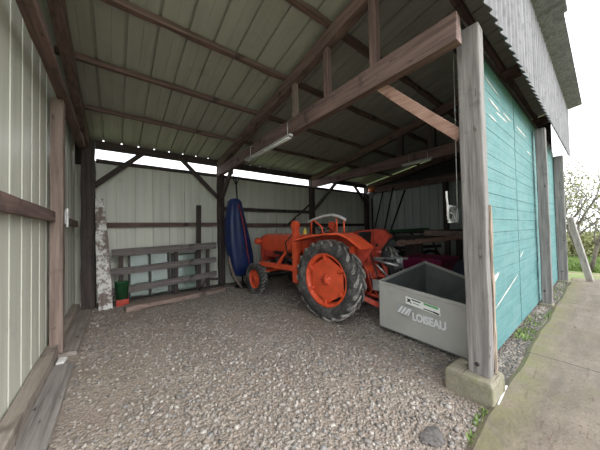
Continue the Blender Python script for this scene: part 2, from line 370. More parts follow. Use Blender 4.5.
# girts
timber('girt', (-.36, YB-.075, 1.76), (2.36, YB-.075, 1.77), .07, .11, 'stain_x', 'red brown rail across the back cladding above the wooden hurdle', 'rail', side=(0,1,0))
timber('girt', (2.54, YB-.075, 1.74), (5.9, YB-.075, 1.74), .07, .13, 'stain_x', 'brown rail on the back cladding right of the tarpaulin, lower of two', 'rail', side=(0,1,0))
timber('girt', (2.54, YB-.075, 2.24), (5.9, YB-.075, 2.24), .07, .11, 'dark_x', 'dark rail on the back cladding right of the tarpaulin, upper of two', 'rail', side=(0,1,0))
timber('girt', (6.1, YB-.075, 1.74), (9.3, YB-.075, 1.74), .07, .12, 'dark_x', 'dark rail on the back cladding in the far right bay', 'rail', side=(0,1,0))
timber('girt', (XL+.065, 1.0, 1.79), (XL+.065, 4.27, 1.79), .06, .13, 'stain_y', 'brown rail on the left cladding nearest the viewer', 'rail')
timber('girt', (XL+.065, 4.46, 1.77), (XL+.065, 6.58, 1.77), .06, .12, 'stain_y', 'brown rail on the left cladding between the brown post and corner', 'rail')
timber('girt', (XR-.07, 1.0, 1.4), (XR-.07, 6.8, 1.4), .07, .13, 'dark_y', 'dark rail low across the far right wall', 'rail')
timber('girt', (-.6+.25, YB-.05, 3.22), (9.35, YB-.05, 3.22), .07, .08, 'dark_x', 'dark long rail capping the back cladding under the daylight strip', 'rail', side=(0,1,0))
timber('timber_post', (-.60, 4.36, .0), (-.60, 4.40, 3.33), .12, .15, 'pale_z', 'pink brown post standing against the left cladding', 'post')
# sill and floor boards by the left wall
MB().beam((XL+.07, .9, .085), (XL+.07, 6.55, .085), .11, .17, (1,0,0), .006, 12).build('sill_board', 'sill', None, 'long grey brown sill beam at the foot of the left cladding', 'sill', bevel=.008)
MB().beam((-.50, 1.2, .02), (-.49, 3.95, .025), .20, .035, (1,0,0), .006, 7).build('floor_board', 'old_y', None, 'dark grey rough plank lying beside the sill, nearest the viewer', 'plank', bevel=.004)
MB().beam((-.50, 4.25, .03), (-.49, 6.45, .03), .20, .05, (1,0,0), .006, 5).build('floor_board', 'plank_y', None, 'pale plank lying beside the sill towards the back corner', 'plank', bevel=.004)
MB().prism([(-.56, 3.98, .03), (-.49, 3.95, .03), (-.47, 4.10, .03), (-.55, 4.14, .03)], (0, 0, .03)).build('white_offcut', 'white', None, 'small white offcut on the floor by the sill', 'offcut', bevel=.004)

# front posts with their concrete feet
def front_post(x, lab1, lab2, first=False, yb_=.838):
    mb = MB(); n = 9
    for i in range(n+1):
        z0_ = .20 if first else .05; z = z0_+(3.42-z0_)*i/n; j = lambda: random.uniform(-.005, .005)
        for (a, b_) in ((x, .655), (x+.155, .66), (x+.155, yb_), (x, yb_)): mb.v.append((a+j(), b_+j(), z))
    mb.f = [(3,2,1,0), tuple(4*n+i for i in range(4))]+[(4*i+k, 4*i+(k+1)%4, 4*i+4+(k+1)%4, 4*i+4+k) for i in range(n) for k in range(4)]; mb.sm = [False]*len(mb.f)
    p = mb.build('timber_post', 'grey_z', None, lab1, 'post', bevel=.012)
    MB().lathe((x+.0-.006, .755, .30), (-1,0,0), [(0, .016), (.012, .016), (.016, .008), (.016, 0)], 8).build('bolt', 'iron', p)
    if first:
        MB().beam((x+.138, .650, .22), (x+.132, .650, 1.75), .046, .012, (1,0,0), .005, 14).build('splintered_edge', 'splinter', p, 'pale brown splintered edge strip')
        bl = MB(); A_ = [(2.50, .625), (2.83, .615), (2.85, .98), (2.51, 1.0)]
        for (q, z) in ((1.03, -.04), (1.0, .17), (.93, .205)):
            for a, b_ in A_: cx, cy = 2.65, .82; bl.v.append((cx+(a-cx)*q, cy+(b_-cy)*q, z))
        bl.f = [(3,2,1,0), (8,9,10,11)]+[(4*i+k, 4*i+(k+1)%4, 4*i+4+(k+1)%4, 4*i+4+k) for i in range(2) for k in range(4)]; bl.sm = [False]*len(bl.f)
        bl.build('concrete_block', 'block', None, lab2, 'concrete block', bevel=.014)
    else:
        MB().box(x-.03, x+.19, .648, .84, -.03, .06).build('concrete_block', 'block', None, lab2, 'concrete block', bevel=.015)
front_post(2.60, 'tall weathered grey front post on the mossy concrete block', 'mossy concrete block under the nearest grey post', True)
front_post(6.46, 'weathered grey post between the two pairs of teal doors', 'concrete foot under the post between the teal doors', yb_=.80)
front_post(9.46, 'weathered grey post at the far end of the teal doors', 'concrete foot under the farthest front post')
MB().beam((2.56, .606, .03), (2.92, .622, .03), .010, .022, (0,1,0), .002, 3).build('white_strip', 'white', None, 'thin white strip on edge beside the concrete block', 'strip')
timber('door_header', (2.76, .93, 3.62), (9.8, .93, 3.62), .10, .26, 'dark_x', 'dark grey header beam above the teal doors, under the fascia', 'beam', side=(0,1,0))

# teal doors: boards
def door(n, x0, x1, z0, z1):
    e = MB(); z = z0; k = 0
    while z < z1-.03:
        h = .158+.006*math.sin(k*2.3); t = min(z+h, z1)
        e.box(x0, x1, .842+random.uniform(0, .004), .87, z+.004, t); z += h; k += 1
    d = e.build('door_%d' % n, 'teal', kind='structure', bevel=.002)
    s = MB()
    for q in (.12, .88):
        xx = x0+(x1-x0)*q; s.box(xx-.05, xx+.05, .87, .90, z0, z1)
    s.build('batten', 'dark_z', d)
    return d
d1 = door(1, 2.78, 4.955, .05, 3.57); d2 = door(2, 4.99, 6.52, .05, 3.57)
d3 = door(3, 6.53, 8.55, .05, 3.56); d4 = door(4, 8.565, 9.62, .05, 3.56)
sk = MB()
def scrape(mb, x, z, L, w, a):
    c, s_ = math.cos(a), math.sin(a); n = 6; top = []; bot = []
    for i in range(n+1):
        t = i/n; hw = w/2*(1-abs(2*t-1)**3)*random.uniform(.6, 1.2)+.001
        px, pz = x+L*t*c, z+L*t*s_; top.append((px-hw*s_, .8405, pz+hw*c)); bot.append((px+hw*s_, .8405, pz-hw*c))
    mb.prism(top+bot[::-1], (0, .003, 0))
for (x, z, L, w_, a) in ((3.42, 3.36, .75, .022, -.06), (3.62, 3.13, .55, .03, -.04), (3.95, 3.05, .6, .022, .02), (3.62, 2.93, .35, .022, -.03), (4.30, 3.14, .5, .024, 0)):
    scrape(sk, x, z, L, w_, a)
sk.build('paint_scrapes', 'streak', d1, 'bare pale scrapes high on the door')
sk = MB(); scrape(sk, 3.48, .88, .34, .07, .25); scrape(sk, 3.55, .55, 1.3, .022, .20); sk.build('paint_scrape', 'streak', d1, 'broad pale scrape low on the door')
sk = MB()
for (x, z, L, w_, a) in ((5.1, 3.16, .8, .03, -.02), (5.9, 2.9, .45, .024, .0), (5.0, 1.05, .3, .018, .3)): scrape(sk, x, z, L, w_, a)
sk.build('paint_scrapes', 'streak', d2, 'bare pale scrapes on the door')
hd = MB().tube([(3.0, .838, 1.30), (3.0, .815, 1.31), (3.0, .808, 1.25), (3.0, .815, 1.20), (3.0, .838, 1.20)], .008, 6).box(2.97, 3.03, .832, .842, 1.28, 1.34)
hd.build('door_handle', 'iron', d1, 'dark iron latch')
hd = MB().box(6.9, 6.96, .825, .842, 1.28, 1.42).tube([(6.93, .83, 1.38), (6.93, .80, 1.36), (6.93, .80, 1.26), (6.93, .83, 1.25)], .01, 6); hd.build('door_handle', 'bluelt', d3, 'blue latch')

# ---------------------------------------------------------------- back left corner objects
pb = MB(); n = 8
p0, p1 = V(-.165, 6.36, .0), V(-.27, 6.50, 2.30)
for i in range(n+1):
    c = p0.lerp(p1, i/n); wd = (.11, .115, .12, .115, .11, .10, .085, .08, .065)[i]
    for (a, b_) in ((-1,-1),(1,-1),(1,1),(-1,1)): pb.v.append((c.x+a*wd+random.uniform(-.006, .006), c.y+b_*.025, c.z))
pb.f = [(3,2,1,0), tuple(4*n+i for i in range(4))]+[(4*i+k, 4*i+(k+1)%4, 4*i+4+(k+1)%4, 4*i+4+k) for i in range(n) for k in range(4)]; pb.sm = [False]*len(pb.f)
pb.build('leaning_board', 'peel', None, 'tall board with peeling white paint leaning at the back left corner', 'board', bevel=.004)
g = empty('wooden_hurdle', (1.05, 6.68, 0), 'grey three rail wooden hurdle standing before the back cladding', 'hurdle')
for (za, zb_, h) in ((1.13, 1.18, .17), (.71, .79, .15), (.28, .40, .15)):
    MB().beam((-.08, 6.66, za), (2.20, 6.66, zb_), .05, h, (0,1,0), .007, 9).build('rail', 'old_x', g, bevel=.005)
for x in (.08, 1.20, 1.98):
    MB().beam((x, 6.71, .02), (x+.01, 6.715, 1.16), .05, .09, (0,1,0), .004, 4).build('upright', 'dark_z', g, bevel=.004)
timber('upright_board', (1.76, 6.80, 0), (1.83, 6.93, 2.30), .05, .12, 'dark_z', 'narrow dark board standing upright behind the hurdle', 'board', side=(0,1,0))
def window(x0, x1, z1, y, lab, nm=2):
    e = empty('window_frame', ((x0+x1)/2, y, 0), lab, 'window frame')
    ly = lambda z: y+.10*z
    f_ = MB()
    for x in (x0, x1): f_.beam((x, ly(.02), .02), (x, ly(z1), z1), .05, .035, (0,1,0))
    for z in (.05, z1-.03): f_.beam((x0, ly(z), z), (x1, ly(z), z), .05, .035, (0,1,0))
    f_.build('frame', 'iron', e)
    for i in range(1, nm):
        x = x0+(x1-x0)*i/nm; MB().beam((x, ly(.05), .05), (x, ly(z1), z1), .04, .035, (0,1,0)).build('glazing_bar', 'iron', e)
    for i in range(nm):
        a = x0+(x1-x0)*i/nm+.035; b_ = x0+(x1-x0)*(i+1)/nm-.035
        MB().beam(((a+b_)/2, ly(.09), .09), ((a+b_)/2, ly(z1-.07), z1-.07), b_-a, .006, (1,0,0)).build('pane', 'glass', e)
window(.24, 1.06, 1.10, 6.80, 'dark framed old glass window leaning behind the left half of the hurdle')
window(1.14, 1.72, 1.02, 6.78, 'dark framed old glass window leaning behind the right half of the hurdle', 1)
MB().lathe((.10, 6.50, .14), (0,0,1), [(0, 0), (0, .10), (.36, .13), (.37, .14), (.36, .12), (.02, .09), (.02, 0)], 20).build('plastic_bucket', 'greenp', None, 'green bucket behind the hurdle beside the peeling board', 'bucket')
MB().box(.0, .22, 6.40, 6.60, 0, .14).box(.02, .20, 6.385, 6.40, .03, .10).build('fuel_box', 'red', None, 'small red box on the ground below the green bucket', 'box', bevel=.02)
tr = MB(); tr.beam((.14, 5.97, .05), (2.25, 6.22, .05), .24, .09, (0,1,0), .012, 10)
tr.build('floor_beam', 'floorred', None, 'long reddish beam lying on gravel before the hurdle', 'beam', bevel=.012)
bx = MB().box(1.72, 2.32, 6.42, 6.60, 0, .10); bx.tube([(1.75, 6.5, .14), (1.9, 6.52, .30), (2.2, 6.5, .28), (2.32, 6.45, .12)], .035, 8)
bx.build('rusty_scrap', 'dark_x', None, 'rusty brown scrap lying at the foot of the back post', 'scrap')
s = MB().box(-.535, -.515, 4.52, 4.62, 1.66, 1.92); s.build('junction_box', 'white', None, 'small white electric box beside the pink brown post', 'electric box', bevel=.006)
so_ = [o for o in bpy.data.objects if o.name.startswith('junction_box')][0]
MB().box(-.52, -.505, 4.54, 4.60, 1.68, 1.78).build('socket_cover', 'rubber', so_, 'black socket cover')
MB().box(-.60, -.53, 4.54, 4.60, 1.70, 1.90).build('mounting_bracket', 'galv', so_)

# blue tarpaulin over a pole
e = empty('covered_parasol', (2.72, 6.30, 0), 'tall folded blue tarpaulin with red piping hanging on a pole at the back', 'tarpaulin')
cv = MB(); lv = ((2.47, 2.62, .03, .03), (2.45, 2.62, .12, .10), (2.38, 2.62, .19, .13), (2.20, 2.62, .22, .15), (1.87, 2.63, .28, .17), (1.55, 2.66, .32, .19), (1.25, 2.70, .35, .20), (.9, 2.76, .36, .20), (.6, 2.80, .35, .20), (.36, 2.82, .33, .19))
sg = 48
for i, (z, cx, rx, ry) in enumerate(lv):
    for k in range(sg):
        t = 2*math.pi*k/sg; q = 1+(.06*math.sin(5*t+.6)+.03*math.sin(9*t+i*.5))*min(1, i/3)
        cv.v.append((cx+rx*q*math.cos(t), 6.30+ry*q*math.sin(t), z+(.03*math.sin(4*t) if i == len(lv)-1 else 0)))
cv.f = [(i*sg+k, i*sg+(k+1)%sg, (i+1)*sg+(k+1)%sg, (i+1)*sg+k) for i in range(len(lv)-1) for k in range(sg)]+[tuple(range(sg))]; cv.sm = [True]*len(cv.f)
cv.build('cover', 'blue', e, solid=.006)
MB().tube([(2.64, 6.10, 2.30), (2.70, 6.02, 1.9), (2.76, 5.995, 1.5), (2.84, 6.03, 1.0), (2.93, 6.08, .6)], .014, 6).build('piping', 'redtape', e, 'red piping down the cover')
MB().tube([(2.82, 6.3, .0), (2.66, 6.32, 3.1)], .022, 8).build('pole', 'iron', e)
MB().tube([(2.665, 6.32, 2.85), (2.59, 6.32, 3.0), (2.58, 6.32, 3.22)], .014, 6).tube([(2.665, 6.32, 2.85), (2.74, 6.32, 3.0), (2.76, 6.32, 3.15)], .014, 6).build('fork', 'iron', e)
MB().lathe((2.82, 6.3, 0), (0,0,1), [(0, 0), (0, .24), (.06, .22), (.08, .04), (.08, 0)], 20).build('base', 'iron', e)
MB().tube([(2.44, 6.35, 1.05), (2.42, 6.25, .75), (2.5, 6.15, .35), (2.64, 6.0, .05)], [.03, .035, .04, .03], 8).build('curved_stick', 'pale_z', None, 'curved wooden stick leaning in front of the back post', 'stick')

# ---------------------------------------------------------------- lamps, off
def tube_light(x, y0, y1, z, lab):
    e = empty('tube_light', (x, y0, z), lab, 'tube light', 'tube lights under the tie beams')
    MB().prism([(x-.03, y0, z+.04), (x+.03, y0, z+.04), (x+.045, y0, z), (x-.045, y0, z)], (0, y1-y0, 0)).build('housing', 'greyplastic', e, bevel=.004)
    for dx in (-.022, .022): MB().tube([(x+dx, y0+.04, z-.014), (x+dx, y1-.04, z-.014)], .013, 8).build('tube', 'white', e)
    for y in (y0+.1, y1-.2): MB().tube([(x, y, z+.03), (x, y, z+.26), (x+.10, y, z+.27)], .008, 6).build('hanger', 'galv', e)
tube_light(2.25, 3.08, 4.75, 3.08, 'grey tube light hanging under the big tie beam')
tube_light(5.86, 2.45, 3.2, 3.16, 'dim tube light under the second tie beam')

# ---------------------------------------------------------------- tractor
T = empty('tractor', (0, 0, 0), 'old orange farm tractor with front loader frame, parked facing the back wall', 'tractor')
def tb(mb, name, mat, par=T, **k): return mb.build(name, mat, par, **k)
def wheel(x, y, r, wd, rim, side, nl, name, steer=0):
    d = (side, 0, 0); h = wd/2; c = (x, y, r)
    prof = [(h*.55, rim*.98), (h*.80, rim*1.03), (h*.98, rim*1.2), (h, (rim+r)*.5), (h*.92, r*.93), (h*.70, r*.965), (0, r*.975), (-h*.70, r*.965), (-h*.92, r*.93), (-h, (rim+r)*.5), (-h*.98, rim*1.2), (-h*.8, rim*1.03), (-h*.55, rim*.98)]
    ty = tb(MB().lathe(c, d, prof, 56, True), name, 'tyre')
    tm = MB(); lw = .05 if r > .5 else .014
    for s_ in (1, -1):
        for k in range(nl):
            a0 = 2*math.pi*(k+(.5 if s_ < 0 else 0))/nl; pts = []
            steps = 5; sweep = 2*math.pi/nl*(1.15 if r > .5 else .5)
            for i in range(steps+1):
                t = i/steps; hx = s_*(h*1.01*(1-t)+.01*t); aa = a0+sweep*t
                rr = r*(.90 if i == 0 else (.945 if i == 1 else .955)); ro = r*(.965 if i == 0 else (1.0 if i == 1 else 1.005))
                pts.append((hx, aa, rr, ro))
            vs = []
            for (hx, aa, rr, ro) in pts:
                for (da, rad) in ((-lw/2/r, rr), (lw/2/r, rr), (lw/2.6/r, ro), (-lw/2.6/r, ro)):
                    vs.append((x+side*hx, y+rad*math.sin(aa+da), r+rad*math.cos(aa+da)))
            fs = [(3,2,1,0), tuple(4*steps+i for i in range(4))]+[(4*i+j, 4*i+(j+1)%4, 4*i+4+(j+1)%4, 4*i+4+j) for i in range(steps) for j in range(4)]
            tm.add(vs, fs)
    tread = tb(tm, 'tread_lugs', 'tread', ty)
    # rim ring and dished disc
    rp = [(h*.62, rim), (h*.72, rim*1.02), (h*.72, rim*.96), (h*.5, rim*.90), (h*.1, rim*.86), (-h*.6, rim*.86), (-h*.6, rim*.98), (h*.4, rim*.99)]
    rm = tb(MB().lathe(c, d, rp, 48, True), 'wheel_rim', 'orange', ty)
    dm = MB(); n = 36; xo = x+side*h*.30; vs = [(xo+side*.03, y, r)]
    for k in range(n):
        a = 2*math.pi*k/n; lob = .5+.5*math.cos(6*a); rr = rim*((.77+.09*lob**1.5) if r > .5 else .84)
        vs.append((xo, y+rr*math.sin(a), r+rr*math.cos(a)))
    vs2 = [(vx-side*.012, vy, vz) for vx, vy, vz in vs]
    fs = [(0, 1+k, 1+(k+1)%n) for k in range(n)]+[(n+1, n+2+(k+1)%n, n+2+k) for k in range(n)]+[(1+k, 1+(k+1)%n, n+2+(k+1)%n, n+2+k) for k in range(n)]
    dm.add(vs+vs2, fs, False); tb(dm, 'wheel_disc', 'orange', ty)
    hb = MB().lathe((xo, y, r), d, [(0, rim*.26), (.02, rim*.25), (.028, rim*.15), (.045, rim*.13), (.05, 0)], 20); hb = tb(hb, 'hub', 'orange', ty)
    nb = 8 if r > .5 else 5
    for k in range(nb):
        a = 2*math.pi*k/nb
        tb(MB().lathe((xo+side*.025, y+rim*.21*math.sin(a), r+rim*.21*math.cos(a)), d, [(0, .016), (.02, .016), (.022, 0)], 6), 'wheel_nut', 'red', hb)
    if r > .5:
        for k in range(6):
            a = 2*math.pi*k/6; q = rim*.86
            tb(MB().beam((xo+side*.03, y+(q-.07)*math.sin(a), r+(q-.07)*math.cos(a)), (xo+side*.05, y+(q+.03)*math.sin(a), r+(q+.03)*math.cos(a)), .03, .06, (1,0,0)), 'rim_lug', 'orange', ty, bevel=.006)
wheel(-.69, 0, .685, .29, .455, -1, 20, 'rear_tyre'); wheel(.69, 0, .685, .29, .455, 1, 20, 'rear_tyre')
wheel(-.675, 2.30, .39, .17, .225, -1, 26, 'front_tyre'); wheel(.675, 2.30, .39, .17, .225, 1, 26, 'front_tyre')
# body
tb(MB().box(-.17, .17, -.30, .45, .50, .98).box(-.14, .14, .45, 1.25, .52, .88).box(-.19, .19, 1.25, 2.0, .48, .95), 'transmission', 'iron', bevel=.03)
tb(MB().lathe((-.58, 0, .68), (1,0,0), [(0, .10), (.3, .14), (.58, .17), (.86, .14), (1.16, .10)], 16), 'rear_axle', 'red')
hp = [(-.24, 1.05), (-.27, 1.30), (-.22, 1.42), (-.10, 1.47), (.10, 1.47), (.22, 1.42), (.27, 1.30), (.24, 1.05)]
tb(MB().prism([(a, 1.15, z) for a, z in hp], (0, 1.50, 0)), 'hood', 'orange', bevel=.02)
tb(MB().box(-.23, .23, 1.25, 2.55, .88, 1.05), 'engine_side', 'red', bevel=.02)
tb(MB().tube([(-.24, 1.3, .98), (-.33, 1.5, 1.0), (-.33, 1.9, 1.02), (-.24, 2.1, 1.0)], .035, 8).box(-.27, -.2, 1.35, 1.75, .62, .80).lathe((-.28, 1.95, .72), (0,0,1), [(0, .05), (.18, .05), (.2, .03), (.2, 0)], 12), 'engine_fittings', 'iron')
gr = tb(MB().prism([(a*.97, 2.65, .75+(z-1.05)*1.55 if z < 1.3 else z-.02) for a, z in hp], (0, .08, 0)), 'grille', 'red', bevel=.01)
sl_ = MB()
for k in range(8): sl_.box(-.2, .2, 2.73, 2.745, .82+k*.065, .85+k*.065)
tb(sl_, 'grille_slats', 'iron', gr)
for s_ in (-1, 1):
    hl = tb(MB().lathe((s_*.34, 2.70, 1.28), (0,1,0), [(-.12, 0), (-.11, .05), (-.03, .09), (.03, .095), (.04, .09)], 18), 'headlamp', 'orange')
    tb(MB().lathe((s_*.34, 2.70, 1.28), (0,1,0), [(.035, .088), (.055, .05), (.06, 0)], 18), 'lens', 'lens', hl, label='pinkish lamp glass')
    tb(MB().beam((s_*.24, 2.66, 1.2), (s_*.34, 2.68, 1.22), .02, .02, (0,0,1)), 'lamp_bracket', 'iron', hl)
tb(MB().beam((-.58, 2.30, .40), (.58, 2.30, .40), .09, .09, (0,1,0)).box(-.12, .12, 2.1, 2.5, .42, .76), 'front_axle', 'iron')
tb(MB().tube([(-.56, 2.35, .5), (-.56, 2.1, .5), (-.35, 1.4, .62)], .02, 6), 'steering_rod', 'iron')
# loader frame
for s_ in (-1, 1):
    tb(MB().box(s_*.60-.05, s_*.60+.05, .86, .99, .48, 1.74).box(s_*.60-.06, s_*.60+.06, .845, 1.005, 1.60, 1.68), 'loader_post', 'orange', bevel=.01)
    tb(MB().beam((s_*.60, .95, .76), (s_*.60, 2.2, .76), .09, .11, (1,0,0)), 'loader_rail', 'orange', bevel=.008)
    tb(MB().beam((s_*.60, 1.55, .78), (s_*.60, 1.02, 1.30), .05, .06, (1,0,0)), 'loader_strut', 'orange', bevel=.006)
    tb(MB().tube([(s_*.60, 1.0, .9), (s_*.58, 1.45, 1.0)], .03, 8), 'loader_cylinder', 'iron')
tb(MB().beam((-.60, 2.05, .60), (.60, 2.05, .60), .24, .04, (0,1,0)), 'loader_crossplate', 'orange', bevel=.006)
tb(MB().beam((-.6, .92, 1.66), (-.54, .92, 1.80), .05, .05, (0,1,0)).beam((-.62, .88, 1.74), (-.5, .98, 1.82), .04, .03, (0,0,1)), 'loader_pin', 'galv')
tb(MB().tube([(-.66, .98, 1.45), (-.69, 1.15, 1.30), (-.66, 1.1, 1.0), (-.62, 1.3, .8)], .014, 6), 'hydraulic_hose', 'rubber')
tb(MB().lathe((-.3, .95, 1.46), (0,0,1), [(0, .04), (.09, .04), (.11, .02), (.14, .02), (.14, 0)], 12), 'filler_cap', 'yellow', label='small yellow cap')
# fenders
fe = [(.72, 1.36), (.55, 1.40), (.30, 1.45), (-.10, 1.49), (-.38, 1.49), (-.55, 1.43), (-.78, 1.27)]
for s_ in (-1, 1):
    x0, x1 = (-.88, -.50) if s_ < 0 else (.50, .66)
    fe_ = fe if s_ < 0 else [q for q in fe if q[0] > -.4]
    poly = [(x0, y, z) for y, z in fe_]+[(x0, y, z-.03) for y, z in fe_[::-1]]
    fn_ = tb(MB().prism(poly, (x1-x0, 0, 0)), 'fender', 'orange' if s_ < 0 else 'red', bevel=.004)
    xi = -.50 if s_ < 0 else .50
    if s_ < 0: tb(MB().prism([(xi-.01, y, z-.02) for y, z in fe]+[(xi-.01, -.55, .95), (xi-.01, .55, .95)], (.02, 0, 0)), 'fender_side', 'red', fn_)
    else:
        tb(MB().prism([(xi-.01, y, z) for y, z in ((.70, 1.40), (.22, 1.50), (-.215, 1.54), (-.215, 1.07), (.06, 1.18), (.55, 1.0))], (.02, 0, 0)), 'fender_side', 'red', fn_, bevel=.004)
        fp_ = tb(MB().prism([(xi-.02, y, z) for y, z in ((-.23, 1.55), (-.45, 1.53), (-.58, 1.38), (-.37, 1.11), (-.23, 1.06))], (.12, 0, 0)), 'fender_box', 'red', fn_, bevel=.008)
        tb(MB().beam((xi-.03, -.60, 1.36), (xi-.03, -.37, 1.07), .02, .04, (1,0,0)), 'fender_edge', 'rubber', fn_)
        tb(MB().lathe((xi-.02, -.30, 1.22), (-1,0,0), [(0, .03), (.015, .03), (.02, 0)], 10), 'bolt_cap', 'iron', fn_)
    if s_ < 0: tb(MB().tube([(s_*.62, .46, 1.45), (s_*.62, .44, 1.70), (s_*.62, .38, 1.735), (s_*.62, .18, 1.60), (s_*.62, .16, 1.47)], .014, 6), 'grab_rail', 'orange', fn_)
    if s_ < 0: tb(MB().tube([(s_*.62, -.16, 1.49), (s_*.62, -.16, 1.735)], .014, 6).tube([(s_*.62, -.31, 1.49), (s_*.62, -.31, 1.70)], .014, 6), 'rail_post', 'orange', fn_)
tb(MB().tube([(-.60, .56, 1.70), (-.60, .40, 1.75), (-.60, .15, 1.80), (-.60, -.05, 1.81), (-.60, -.22, 1.765), (-.60, -.34, 1.70)], .026, 10), 'curved_rail', 'greyplastic', label='pale grey curved top rail over the fender')
# seat, controls
st_ = MB(); st_.box(-.22, .22, -.30, .14, 1.10, 1.18).prism([(-.22, -.30, 1.15), (.22, -.30, 1.15), (.20, -.36, 1.50), (-.20, -.36, 1.50)], (0, .05, 0))
tb(st_, 'seat', 'rubber', bevel=.02); tb(MB().beam((0, -.1, .95), (0, -.1, 1.1), .12, .12), 'seat_post', 'iron')
tb(MB().box(-.20, .20, .95, 1.15, .95, 1.45), 'dashboard', 'orange', bevel=.02)
sw = tb(MB().tube([(.19*math.cos(t), .66+.16*math.sin(t), 1.56+.08*math.sin(t)) for t in [2*math.pi*k/24 for k in range(25)]], .014, 8).tube([(-.19, .66, 1.56), (.19, .66, 1.56)], .01, 6), 'steering_wheel', 'rubber')
tb(MB().tube([(0, .66, 1.55), (0, 1.0, 1.30)], .02, 8), 'column', 'iron', sw)
tb(MB().box(-.56, -.22, .55, 1.0, .62, .64), 'footplate', 'iron'); tb(MB().box(.22, .56, .55, 1.0, .62, .64), 'footplate', 'iron')
tb(MB().tube([(-.3, .5, .95), (-.34, .55, 1.35)], .012, 6).lathe((-.34, .55, 1.36), (0,0,1), [(0, .02), (.03, .025), (.05, 0)], 8), 'gear_lever', 'iron')
tb(MB().beam((-.52, .5, 1.34), (-.50, 1.0, 1.32), .05, .10, (1,0,0)), 'step_rail', 'red')
# rear linkage
lk = MB().box(-.17, .17, -.50, -.28, .50, 1.12).lathe((0, -.5, .72), (0,-1,0), [(0, .10), (.06, .09), (.08, .03), (.2, .03), (.2, 0)], 12); tb(lk, 'rear_gear_housing', 'red', bevel=.015)
for s_ in (-1, 1):
    tb(MB().tube([(s_*.24, -.25, .48), (s_*.34, -.95, .42)], .028, 8), 'lower_link', 'red')
    tb(MB().tube([(s_*.26, -.42, 1.08), (s_*.30, -.72, .44)], .020, 8).lathe((s_*.27, -.5, .92), (s_*.04, -.3, -.64), [(0, .03), (.2, .03)], 8), 'lift_rod', 'red')
    tb(MB().beam((s_*.18, -.32, 1.06), (s_*.27, -.50, 1.12), .05, .05, (0,0,1)), 'lift_arm', 'red')
tb(MB().tube([(0, -.45, 1.0), (.0, -.95, .92)], .024, 8), 'top_link', 'galv')
for k in range(4):
    a = .07*k
    tb(MB().tube([(-.36+a, -.32, 1.05-.03*k), (-.48+a, -.5, 1.12-.1*k), (-.44+a, -.62, .85-.06*k), (-.38+a*.5, -.66, .55), (-.30+a, -.5, .40+.05*k)], .013, 6), 'hydraulic_hose', 'rubber' if k % 2 else 'red')
tb(MB().beam((-.40, -.45, .95), (-.55, -.55, .45), .06, .05, (1,0,0)).beam((-.52, -.56, .44), (-.2, -.9, .22), .08, .04, (0,0,1)), 'stabiliser_bar', 'red', bevel=.006)
for (pp, rr_, mt_) in (([(-.12, -.5, 1.10), (-.2, -.62, .9), (-.12, -.66, .6), (-.05, -.6, .4)], .012, 'rubber'), ([(.1, -.5, 1.0), (.2, -.7, .85), (.15, -.75, .5)], .012, 'rubber'), ([(-.30, -.34, .9), (-.5, -.48, .8), (-.46, -.5, .5)], .022, 'red'), ([(.05, -.52, .9), (.3, -.72, .55)], .02, 'galv'), ([(-.45, -.3, .62), (-.1, -.56, .34)], .03, 'red')):
    tb(MB().tube(pp, rr_, 6), 'linkage_rod', mt_)
tb(MB().box(-.34, -.16, -.56, -.42, .78, .92), 'valve_block', 'orange', bevel=.01); tb(MB().box(.14, .34, -.55, -.42, .60, .80), 'bracket', 'red', bevel=.01)
tb(MB().beam((-.28, -.40, 1.12), (-.62, -.28, 1.26), .07, .05, (0,0,1)).lathe((-.62, -.45, 1.2), (0,-1,0), [(0, .07), (.04, .075), (.05, .03), (.05, 0)], 14), 'tail_lamp', 'orange', bevel=.004)
tb(MB().beam((-.07, -.54, 1.03), (.68, -.80, .97), .045, .04, (0,1,0)), 'linkage_bar', 'galv', label='bare metal bar')
T.location = (3.617, 3.068, 0); T.rotation_euler = (0, 0, R(5.7))

MB().lathe((4.15, 2.75, .72), (0.2,-1,0), [(-.06, .10), (-.06, .27), (.0, .30), (.06, .27), (.06, .10)], 26, True).build('spare_tyre', 'rubber', None, 'small black tyre hanging behind the grey bin beside the red linkage', 'tyre')
cl = MB()
for k in range(6): cl.tube([(4.06+.035*k, 2.36+.02*math.sin(t*2), .90+.0*k) + V(.0, .05*math.cos(t), .10*math.sin(t)) if False else (4.05+.035*k+.03*math.cos(t), 2.38+.05*math.cos(t), .92+.11*math.sin(t)) for t in [2*math.pi*j/14 for j in range(15)]], .009, 5)
cl.build('wire_coil', 'galv', None, 'coil of pale wire hanging at the corner of the grey bin', 'wire coil')

# ---------------------------------------------------------------- grey transport bin
A0, B0, C0, D0 = V(3.17, 2.15, .07), V(3.08, .95, .07), V(4.80, .97, .07), V(4.80, 2.20, .07)
A1, B1, C1, D1 = V(3.20, 2.16, .735), V(3.10, .97, .655), V(4.80, .97, .50), V(4.80, 2.20, .87)
bn = empty('transport_bin', (4.0, 1.6, 0), 'grey steel transport bin with white lettering behind the tall grey post', 'bin')
def slab(p, q, r_, s_, t, name, mat, lab=None):
    nrm = (q-p).cross(s_-p).normalized()*t; return MB().prism([p, q, r_, s_], nrm).build(name, mat, bn, lab)
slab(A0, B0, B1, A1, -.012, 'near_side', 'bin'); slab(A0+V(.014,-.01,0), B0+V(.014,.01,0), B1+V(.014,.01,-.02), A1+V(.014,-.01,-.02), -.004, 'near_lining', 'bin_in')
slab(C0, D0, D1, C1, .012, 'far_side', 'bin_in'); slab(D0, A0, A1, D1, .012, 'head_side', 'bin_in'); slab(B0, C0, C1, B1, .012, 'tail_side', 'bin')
MB().prism([A0, B0, C0, D0], (0,0,.015)).build('bottom', 'bin_in', bn)
rm = MB()
for p, q in ((A1, B1), (B1, C1), (C1, D1), (D1, A1)): rm.beam(p, q, .045, .03, (0,0,1))
